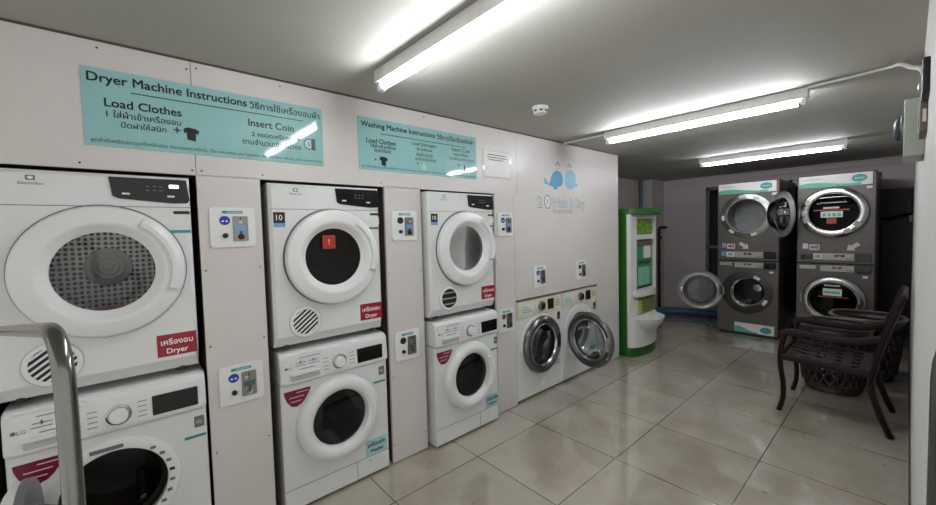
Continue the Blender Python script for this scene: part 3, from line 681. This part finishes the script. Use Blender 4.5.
for k in range(8):
    t = BM(); box(t, .046, .0495, -.009, .009, -.034, -.025); v = BM(); merge(v, t, Matrix.Rotation(R(45*k), 4, 'Z')); link('air_slot', v, 'ink', sd)
cd = BM(); tube(cd, catmull([(2.98, -1.70, H-.012), (2.96, -1.9, H-.012), (2.93, -2.015, H-.014), (2.6, -2.052, 2.135), (2.3, -2.085, 2.035), (2.05, -2.108, 1.96), (1.87, WR+.010, 1.895)], 6), .0075, 10)
tag(link('cable_conduit', cd, 'whiteplastic'), 'white cable conduit running from the middle lamp to the right wall', 'conduit')
ct = BM(); tube(ct, [(3.03, -.44, H-.015), (3.03, -.02, H-.015)], .008, 8)
tag(link('cable_conduit', ct, 'whiteplastic'), 'short conduit between the middle lamp and the machine wall', 'conduit')

# ================================================================== right wall fittings
bx = thing('alarm_bell', (2.24, WR, 1.69), 'pale grey wall box with a slate blue bell dome, high on the right wall', 'alarm bell')
link('mounting_box', box(BM(), 0, .26, 0, .053, 0, .215, .005), 'boxgrey', bx)
bl = BM(); lathe(bl, [(0, -.082), (.025, -.081), (.042, -.074), (.05, -.062), (.05, -.053), (0, -.053)], (.1, 0, .12), 28); link('bell_dome', bl, 'bell', bx)
link('bell_rim', lathe(BM(), [(.05, -.053), (.056, -.053), (.056, -.06), (.05, -.062)], (.1, 0, .12), 28), 'steel', bx)
jb = thing('junction_box', (1.95, WR, 1.735), 'bronze box with a white label on the right wall beside the alarm bell', 'box')
link('case', box(BM(), 0, .2, 0, .0175, 0, .098, .003), 'bronze', jb)
link('label', box(BM(), -.0012, 0, .003, .011, .03, .07), 'paper', jb)
link('cover_plate', box(BM(), .02, .18, .0175, .0195, .01, .088, .001), 'bronze', jb)
el = thing('emergency_light', (1.8, WR, 1.825), 'black emergency light high in the right corner beside the alarm bell', 'light')
link('housing', box(BM(), 0, .14, 0, .016, 0, .105, .004), 'blackmat', el)
link('lamp_lens', lathe(BM(), [(0, -.024), (.014, -.022), (.018, -.016), (0, -.016)], (.03, 0, .025), 20), 'greyplastic', el)

# ================================================================== green vending machine beyond the wall end
gm = thing('vending_machine', (4.455, -.06, 0), 'green and white vending machine with a protruding basin, beyond the wall end', 'vending machine')
def shell(bm, w, y_front, bulge, y_back, z0, z1, n=16, mi=0, top=None):
    """plan: flat back, bulging front"""
    pl = [(-w, y_back), (w, y_back)] + [(w*math.cos(math.pi*k/n), y_front - bulge*math.sin(math.pi*k/n)) for k in range(n+1)]
    A = [bm.verts.new((x, y, z0)) for x, y in pl]; t = top or 1; B = [bm.verts.new((x, y, z1)) for x, y in pl]; k = len(pl)
    fs = [bm.faces.new(A), bm.faces.new(B)] + [bm.faces.new((A[i], A[(i+1) % k], B[(i+1) % k], B[i])) for i in range(k)]
    for f in fs: f.material_index = mi
    return bm
link('shell', box(BM(), -.325, .325, 0, .42, .0, 1.62, .01), 'green', gm)
link('base', shell(BM(), .32, .01, .12, .1, 0, .105), 'green', gm)
cap = BM(); shell(cap, .335, .0, .19,   .42, 1.585, 1.648); bmesh.ops.bevel(cap, geom=[e for e in cap.edges if abs(e.verts[0].co.z-e.verts[1].co.z) < 1e-6 and e.verts[0].co.z > 1.63], offset=.015, segments=2, affect='EDGES')
link('cap', cap, 'green', gm)
fp = BM()
for x0, x1, z0, z1 in ((-.318, -.17, .62, 1.585), (.312, .326, .62, 1.585), (-.17, .312, 1.53, 1.585), (-.17, .312, 1.30, 1.355), (-.17, .312, .62, .73)):
    box(fp, x0, x1, -.045, .005, z0, z1, .004)
body = link('front_panel', fp, 'gwhite', gm)
link('pedestal', shell(BM(), .315, -.02, .10, .02, .105, .44), 'gwhite', gm)
link('sign_band', shell(BM(), .316, -.03, .035, .02, .44, .63), 'gwhite', gm)
ob = link('olive_sign', shell(BM(), .27, -.03, .034, -.01, .46, .635), 'olive', gm); ob.location = (.02, -.006, 0)
for k in range(4):
    t = BM()
    for q in range(2): prism(t, [(-.2+.045*q, .475+.037*k), (-.17+.045*q, .475+.037*k), (-.16+.045*q, .5+.037*k), (-.19+.045*q, .5+.037*k)], -.062, -.03)
    link('lime_print', t, 'lime', ob)
link('window_recess', box(BM(), -.17, .312, -.004, .004, .735, 1.295), 'ink', gm)
wp = link('poster', box(BM(), -.145, .30, -.012, -.004, .76, 1.22), 'gpost', gm)
link('poster_card', box(BM(), -.08, .20, -.02, -.012, .77, .98, .004), mat('pale_green_card', '#7fb89a', .4), wp)
link('white_card', box(BM(), .06, .24, -.018, -.012, 1.08, 1.22, .003), 'paper', wp)
link('coin_shelf', box(BM(), -.06, .23, -.05, -.012, 1.045, 1.06, .004), 'steel', wp)
link('window_header', box(BM(), -.14, .30, -.02, -.004, 1.225, 1.285, .003), 'bronze', gm)
link('leaf_sign', box(BM(), -.165, .308, -.012, -.002, 1.36, 1.525, .003), 'gpost2', gm)
lip = BM(); shell(lip, .29, -.03, .09, .0, .67, .735); bmesh.ops.bevel(lip, geom=[e for e in lip.edges], offset=.012, segments=2, affect='EDGES'); link('shelf_lip', lip, 'gwhite', gm)
# basin: half bowl with a hollow top
bs = BM(); n = 28; rows = []
for rr_, z in ((.02, .24), (.12, .26), (.20, .31), (.25, .375), (.268, .425), (.256, .43), (.23, .41), (.15, .385), (.02, .375)):
    rows.append([bs.verts.new((rr_*math.cos(math.pi+math.pi*k/n)*1.0, -.03+rr_*.82*math.sin(math.pi+math.pi*k/n), z)) for k in range(n+1)])
for A, B in zip(rows, rows[1:]):
    for k in range(n): bs.faces.new((A[k], A[k+1], B[k+1], B[k]))
link('basin', bs, 'gwhite', gm, 60)
# stand pipe, hoses, wall pipe
sp = BM(); tube(sp, smooth_path([(6.9, .72, 0), (6.9, .72, 1.42), (6.9, .60, 1.42)], .04), .022, 10); tube(sp, [(6.9, .72, 1.25), (6.9, .67, 1.25)], .012, 8)
so = thing('stand_pipe', (0, 0, 0), 'black stand pipe with hooked top behind the green vending machine', 'pipe')
link('pipe', sp, 'blackmat', so)
link('foot_plate', lathe(BM(), [(0, 0), (.06, 0), (.06, .012), (0, .012)], (6.9, .72, 0), 20, axis='z'), 'blackmat', so)
h = BM(); tube(h, catmull([(6.2, .74, .06), (6.5, .58, .06), (6.72, .3, .06), (6.80, -.05, .06), (6.84, -.33, .06)], 8), .075, 12, rz=.058)
tag(link('drain_hose', h, 'hose'), 'blue drain hose lying along the floor against the back wall', 'hose')
wp_ = BM(); tube(wp_, [(6.66, .93, 0), (6.66, .93, H)], .028, 12)
tag(link('wall_pipe', wp_, 'bluepipe'), 'slate blue vertical pipe beside the far corner pillar', 'pipe')

# ================================================================== stacked commercial machines at the back
def tower(y0, w, label, left):
    r = thing('stacked_laundry_machine', (5.98, y0, 0), label, 'stacked laundry machine', rz=R(-90), group='graphite stacked machines')
    cu, cl = (w*.485, 1.55), (w*.5, .565); ru, rl = (.275, .25) if left else (.285, .27)
    hr_u, hr_l = .205, .19
    link('dryer_cabinet', holed_body(BM(), 0, w, .975, 1.98, 1.0, (cu[0], cu[1], hr_u), .008), 'graphite', r)
    link('washer_cabinet', holed_body(BM(), 0, w, .03, .968, 1.0, (cl[0], cl[1], hr_l), .008), 'graphite', r)
    link('plinth', box(BM(), .02, w-.02, .02, .95, 0, .035), 'blackmat', r)
    # top banner
    bn = link('top_banner', box(BM(), .012, w-.03, -.008, 0, 1.838, 1.972, .002), 'paper', r)
    wv = [(.014, 1.84), (.014, 1.90)] + [(.014+(w-.12)*k/10, 1.868+.035*math.sin(.4+k*.42)*(1-k/11)) for k in range(11)] + [(w-.12, 1.84)]
    link('teal_wave', prism(BM(), wv, -.009, -.0078), 'green2', bn)
    ov = link('oval_logo', prism(BM(), ell(w-.13, 1.912, .06, .04), -.0095, -.0078), 'tealink', bn)
    for k in range(4): link('logo_stroke', prism(BM(), rrect(w-.165+.02*k, w-.152+.02*k, 1.903, 1.921, .003, 2), -.0103, -.009), 'tealsoft', ov)
    link('banner_print', prism(BM(), rrect(.04, .2, 1.925, 1.937, .002, 2), -.009, -.0078), 'tealsoft', bn)
    link('small_card', box(BM(), w-.075, w-.03, -.002, 0, 1.795, 1.82), 'paper', r)
    ringp = lambda R_, ri: [(ri, .004), (ri+.005, .024), (ri+.02, .034), (R_-.03, .034), (R_-.008, .022), (R_, .004), (R_, 0)]
    def drum(c, hr, dark):
        d = BM(); lathe(d, [(hr, .0), (hr, -.06), (hr+.05, -.08), (hr+.05, -.5), (0, -.52)], (c[0], 0, c[1]), 44)
        if not dark: pass
        return link('drum', d, 'drum' if not dark else 'drumdark', r)
    drum(cu, hr_u, False if left else True); drum(cl, hr_l, True)
    def door(c, R_, ri, mt, hinge, ang, parts):
        s = 1 if hinge == 'l' else -1; hx = c[0]-s*(R_-.01)
        d = link('door', lathe(BM(), ringp(R_, ri), (s*(R_-.01), 0, 0), 56), mt, r)
        d.location = (hx, -.02, c[1]); d.rotation_euler.z = R(-s*ang)
        g = link('door_glass', lathe(BM(), [(ri+.004, .012), (ri*.7, .016), (0, .018)], (s*(R_-.01), 0, 0), 40), ('clear' if hinge == 'r' else 'frost') if ang else 'tintglass', d)
        link('glass_bowl', lathe(BM(), [(ri+.002, .006), (ri*.93, -.05), (ri*.75, -.09), (0, -.1)], (s*(R_-.01), 0, 0), 40), ('clear' if hinge == 'r' else 'frost') if ang else 'tintglass', d)
        hg = BM(); box(hg, -.02 if s > 0 else 0, 0 if s > 0 else .02, -.012, .02, -.05, .05, .004); link('hinge', hg, 'steel', d)
        parts(d, s*(R_-.01)); return d
    def seat(c, R_, ri, mt):
        st = link('door_seat', lathe(BM(), [(ri, .0), (ri+.004, .012), (R_-.05, .014), (R_, .003), (R_+.006, 0)], (c[0], 0, c[1]), 56), mt, r)
        return st
    if left:
        st = seat(cu, ru, hr_u, 'steel')
        for a, q in ((65, 'paper'), (100, 'paper'), (185, 'paper'), (232, 'paper'), (290, 'paper')):
            l = BM(); lathe(l, [(.235, .0145), (.235, .018), (.265, .018), (.265, .0125)], (cu[0], 0, cu[1]), 6, a0=a-7, a1=a+7 if q else a); link('seat_label', l, q, st)
        def p(d, cx):
            for x0, x1, z0, z1, q in ((-.06, .06, -.01, .06, 'paper'), (-.05, .0, -.1, -.03, 'paper'), (-.14, -.1, .09, .13, 'paper'), (.05, .12, .0, .05, 'silver')):
                link('inside_sticker', box(BM(), cx+x0, cx+x1, .010, .0115, z0, z1), q, d)
        door(cu, .268, .19, 'palering', 'r', 122, p)
        st = seat(cl, rl+.02, hr_l, 'graphdark')
        for a in (60, 330):
            l = BM(); lathe(l, [(.205, .0145), (.205, .018), (.24, .018), (.24, .0125)], (cl[0], 0, cl[1]), 6, a0=a-9, a1=a+9); link('seat_label', l, 'paper', st)
        link('drum_mouth', lathe(BM(), [(hr_l-.002, -.03), (hr_l-.03, -.055), (hr_l-.036, -.075), (hr_l+.02, -.085)], (cl[0], 0, cl[1]), 48), 'chrome', r)
        hub = BM(); lathe(hub, [(.055, -.42), (.05, -.40), (0, -.395)], (cl[0]+.03, 0, cl[1]+.01), 24); link('drum_hub', hub, 'chrome', r)
        for k in range(3):
            a = R(20+120*k); t = BM(); box(t, -.03, .03, .15, .45, -.24, -.16, .02); v = BM(); merge(v, t, Matrix.Translation((cl[0], 0, cl[1])) @ Matrix.Rotation(a, 4, 'Y')); link('drum_lifter', v, 'steel', r)
        def p2(d, cx): link('door_catch', box(BM(), cx+.2, cx+.235, .03, .05, -.03, .03, .006), 'chrome', d)
        door(cl, .268, .195, 'palering', 'l', 160, p2)
    else:
        def p(d, cx):
            link('red_tape', box(BM(), cx-.16, cx+.13, -.021, -.019, .02, .035), 'orange', d)
            link('white_sticker', box(BM(), cx-.1, cx+.08, -.022, -.0195, -.055, .012), 'paper', d)
            for k in range(4): link('sticker_print', box(BM(), cx-.085+.04*k, cx-.055+.04*k, -.0228, -.0218, -.045, -.005), 'green2', d)
            link('upper_card', box(BM(), cx-.08, cx+.05, -.0215, -.0195, .042, .062), 'silver', d)
            link('red_sticker', box(BM(), cx-.05, cx+.03, -.021, -.019, -.125, -.062), 'orange', d)
            for k, a in enumerate((200, 180, 150, 300, 325)):
                l = BM(); lathe(l, [(.215, .033), (.215, .036), (.262, .036), (.262, .033)], (cx, 0, 0), 6, a0=a-7, a1=a+7); link('ring_label', l, 'silver' if k < 3 else 'greyplastic', d)
        door(cu, ru, .2, 'chrome', 'l', 0, p)
        def p2(d, cx):
            link('white_sticker', box(BM(), cx-.08, cx+.075, -.022, -.0195, .05, .13), 'paper', d)
            link('sticker_print', box(BM(), cx-.07, cx+.06, -.0228, -.0218, .075, .10), 'green2', d)
            link('upper_card', box(BM(), cx-.07, cx+.06, -.0215, -.0195, .155, .175), 'silver', d)
            link('red_tape', box(BM(), cx-.12, cx+.13, -.021, -.019, .03, .04), 'orange', d)
            link('ring_label', box(BM(), cx+.2, cx+.24, -.036, -.033, -.1, -.02), 'graphdark', d)
        door(cl, rl, .19, 'chrome', 'l', 0, p2)
    # control strips
    for z0, z1, x0 in ((1.015, 1.09, .20 if left else .23), (.885, .952, .20 if left else .21)):
        c = link('control_strip', box(BM(), x0, w-.155, -.012, 0, z0, z1, .003), 'silver', r)
        link('strip_display', box(BM(), x0+.1, x0+.18, -.0135, -.011, z0+.035, z1-.014), 'ink', c)
        for k in range(3): link('strip_button', box(BM(), w-.215+.018*k, w-.205+.018*k, -.015, -.011, z0+.012, z0+.022, .001), 'blackmat', c)
        link('strip_spot', box(BM(), x0+.12, x0+.15, -.0142, -.013, z0+.042, z0+.05), mat('yellow_segment', '#c8c04a', .4), c)
        link('coin_window', box(BM(), w-.145, w-.025, -.01, 0, z0-.008, z1+.004, .004), 'black', r)
    link('dosing_label', box(BM(), .105 if left else .15, .195 if left else .225, -.004, 0, 1.02, 1.085), 'paper', r)
    link('dosing_print', box(BM(), .12 if left else .16, .175 if left else .21, -.0048, -.0035, 1.035, 1.07), 'bluepale', r)
    if not left: link('coin_slot', box(BM(), .04, .14, -.01, 0, 1.02, 1.075, .004), 'black', r)
    link('drawer_plate', box(BM(), .03, .17, -.008, 0, .905, .948, .003), 'silver', r)
    link('cycle_card', box(BM(), .055, .1, -.002, 0, 1.14, 1.2), 'bluepale' if left else 'paper', r)
    if left: link('cycle_card', box(BM(), .045, .095, -.002, 0, 1.03, 1.09), 'bluepale', r)
    pc = link('price_card', box(BM(), .11, .2, -.002, 0, 1.125, 1.19), 'pink', r)
    link('price_print', box(BM(), .125, .17, -.0028, -.0015, 1.145, 1.172), 'redknob' if left else 'greyink', pc)
    link('price_print', box(BM(), .175, .187, -.0028, -.0015, 1.14, 1.18), 'ink', pc)
    ar = [(-.06, .02), (.005, .02), (.005, .045), (.06, 0), (.005, -.045), (.005, -.02), (-.06, -.02)]; a = R(-38 if left else 218)
    axx = .30 if left else w-.17
    link('arrow_sticker', prism(BM(), [(axx+x*math.cos(a)-z*math.sin(a), 1.165+x*math.sin(a)+z*math.cos(a)) for x, z in ar], -.002, 0), 'pink', r)
    link('small_card', box(BM(), w-.09, w-.05, -.002, 0, .825, .85), 'paper', r)
    if left:
        fb = link('foot_banner', box(BM(), .20, w-.035, -.006, 0, .045, .165, .002), 'paper', r)
        wv = [(.202, .047), (.202, .12)] + [(.202+.25*k/8, .12-.055*k/8+.012*math.sin(k*.8)) for k in range(1, 9)] + [(w-.2, .047)]
        link('teal_wave', prism(BM(), wv, -.007, -.0055), 'green2', fb)
        link('oval_logo', prism(BM(), ell(w-.12, .1, .06, .04), -.0075, -.0055), 'tealink', fb)
    return r
tower(-.408, .652, 'graphite stacked washer and dryer with both round doors swung open, beside the dark window', True)
tower(-1.225, .64, 'graphite stacked washer and dryer with closed chrome ring doors, behind the brown chair', False)
cb = BM(); tube(cb, catmull([(6.9, -1.87, 1.47), (6.95, -1.95, 1.47), (7.0, -2.04, 1.5), (7.05, -2.10, 1.52)], 5), .02, 8)
tag(link('power_cable', cb, 'blackmat'), 'black power cable between the right-hand stacked machine and the wall', 'cable')
sk = thing('wall_socket', (6.9, WR, 1.42), 'grey wall socket with black plugs low beside the stacked machine', 'socket')
link('plate', box(BM(), 0, .12, 0, .03, 0, .08, .004), 'greyplastic', sk)
link('plug', box(BM(), .03, .07, .03, .07, .02, .06, .006), 'blackmat', sk); link('plug', box(BM(), .04, .09, 0, .06, .1, .25, .01), 'blackmat', sk)

# ================================================================== chair
ch = thing('armchair', (4.03, -1.74, 0), 'dark brown metal armchair with strapped seat, backed against the right wall', 'chair')
def side(sx):
    x = sx*.272
    fx = x
    leg = catmull([(fx+sx*.0, .285, 0), (fx, .262, .10), (fx, .262, .22), (fx, .278, .34), (fx, .282, .43), (fx, .27, .53), (fx, .255, .60)], 5)
    link('leg', tube(BM(), leg, .017, 8, rz=.022), 'brown', ch)
    st = catmull([(fx, -.30, 0), (fx, -.262, .10), (fx, -.225, .22), (fx, -.205, .34), (fx, -.215, .44), (fx, -.245, .60), (fx, -.29, .77), (fx, -.328, .91), (fx, -.343, .955)], 5)
    link('leg', tube(BM(), st, .019, 8, rz=.03), 'brown', ch)
    arm = catmull([(fx, .275, .585), (fx, .255, .612), (fx, .20, .622), (fx, .05, .61), (fx, -.12, .615), (fx, -.22, .645), (fx, -.27, .665)], 5)
    link('armrest', tube(BM(), arm, .026, 8, rz=.012), 'brown', ch)
    link('seat_rail', tube(BM(), [(fx, .28, .425), (fx, -.215, .405)], .014, 8, rz=.026), 'brown', ch)
side(-1); side(1)
link('front_rail', tube(BM(), [(-.272, .28, .425), (.272, .28, .425)], .014, 8, rz=.026), 'brown', ch)
link('rear_rail', tube(BM(), [(-.272, -.215, .405), (.272, -.215, .405)], .014, 8, rz=.024), 'brown', ch)
link('top_rail', tube(BM(), catmull([(-.272, -.34, .935), (-.14, -.346, .95), (0, -.348, .955), (.14, -.346, .95), (.272, -.34, .935)], 5), .014, 8, rz=.028), 'brown', ch)
link('lower_back_rail', tube(BM(), [(-.272, -.235, .53), (.272, -.235, .53)], .012, 8, rz=.02), 'brown', ch)
seat = BM()
for k in range(5):
    x = -.21+.105*k; tube(seat, [(x, .28, .43), (x, .04, .402), (x, -.215, .41)], .027, 6, rz=.003)
for k in range(5):
    y = .23-.1*k; z = .424-.02*math.sin((k+.8)/5*math.pi); tube(seat, [(-.272, y, z), (0, y, z-.006), (.272, y, z)], .004, 6, rz=.004) if False else box(seat, -.27, .27, y-.027, y+.027, z-.004, z+.002)
link('seat_straps', seat, 'strap', ch)
for k in range(5):
    x = -.2+.1*k; link('back_slat', tube(BM(), catmull([(x, -.238, .53), (x, -.275, .68), (x, -.315, .84), (x, -.346, .945)], 4), .02, 6, rz=.006), 'brown', ch)

# ================================================================== laundry baskets
def basket(loc, rx, ry, h, label, rz=0):
    r = thing('laundry_basket', loc, label, 'laundry basket', rz=rz, group='lattice laundry baskets'); n = 44
    sup = lambda a, kx, ky: (kx*math.copysign(abs(math.cos(a))**.8, math.cos(a)), ky*math.copysign(abs(math.sin(a))**.8, math.sin(a)))
    sc = lambda z: .74 + .26*(z/h)
    def ringpts(z, ph=0, k=n): return [Vector((*sup(2*math.pi*(i+ph)/k, rx*sc(z), ry*sc(z)), z)) for i in range(k)]
    def wall(z0, z1):
        b = BM(); A = [b.verts.new(p) for p in ringpts(z0)]; B = [b.verts.new(p) for p in ringpts(z1)]
        for i in range(n): b.faces.new((A[i], A[(i+1) % n], B[(i+1) % n], B[i]))
        return b
    b0 = wall(0, .07); b0.faces.new([v for v in b0.verts if v.co.z < .001]); o = link('base_tray', b0, 'basket', r)
    md = o.modifiers.new('thickness', 'SOLIDIFY'); md.thickness = .005; md.offset = -1
    # diamond lattice walls
    lat = BM(); zs = [.07 + (h*.82-.07)*k/6 for k in range(7)]; R_ = [[lat.verts.new(p) for p in ringpts(z, .5*(q % 2), 24)] for q, z in enumerate(zs)]
    for q in range(0, 5):
        A, B, C = R_[q], R_[q+1], R_[q+2]
        for i in range(24):
            if q % 2 == 0: lat.faces.new((A[i], B[i], C[i], B[(i-1) % 24]))
            else: lat.faces.new((A[i], B[(i+1) % 24], C[i], B[i]))
    for i in range(24):
        lat.faces.new((R_[0][i], R_[0][(i+1) % 24], R_[1][i]))
        lat.faces.new((R_[6][i], R_[5][i], R_[6][(i+1) % 24]))
    o = link('lattice_wall', lat, 'basket', r); md = o.modifiers.new('lattice', 'WIREFRAME'); md.thickness = .032; md.use_even_offset = False
    o = link('upper_band', wall(h*.80, h), 'basket', r); md = o.modifiers.new('thickness', 'SOLIDIFY'); md.thickness = .005; md.offset = -1
    link('rim', tube(BM(), ringpts(h), .016, 8, rz=.012, closed=True), 'rim', r)
    return r
basket((4.60, -1.68, 0), .26, .245, .565, 'brown lattice laundry basket standing behind the armchair, the nearer of two')
basket((5.19, -1.85, 0), .26, .245, .56, 'brown lattice laundry basket against the right wall, the farther of two')

# ================================================================== steel rails at the doorway
def rail(pts, label, r=.0122):
    q = thing('guard_rail', pts[0][:2] + (0,), label, 'rail')
    b = BM(); tube(b, [Vector(p)-Vector(pts[0][:2]+(0,)) for p in smooth_path(pts, .1, 10)], r, 20); link('tube', b, 'rail', q, 60)
    for p in (pts[0], pts[-1]): link('floor_flange', lathe(BM(), [(0, 0), (.045, 0), (.045, .008), (0, .008)], (p[0]-pts[0][0], p[1]-pts[0][1], 0), 24, axis='z'), 'rail', q)
rail([(-.0765, -1.302, 0), (-.0765, -1.302, 1.326), (-.285, -.45, 1.21), (-.46, -.36, 1.18), (-.46, -.36, 0)], 'bent steel tube rail at the near left edge, before the open washer')
rail([(.74, -2.124, 0), (.74, -2.124, 1.355), (.74, -2.62, 1.355), (.74, -2.62, 0)], 'steel tube rail at the right edge beside the white wall')
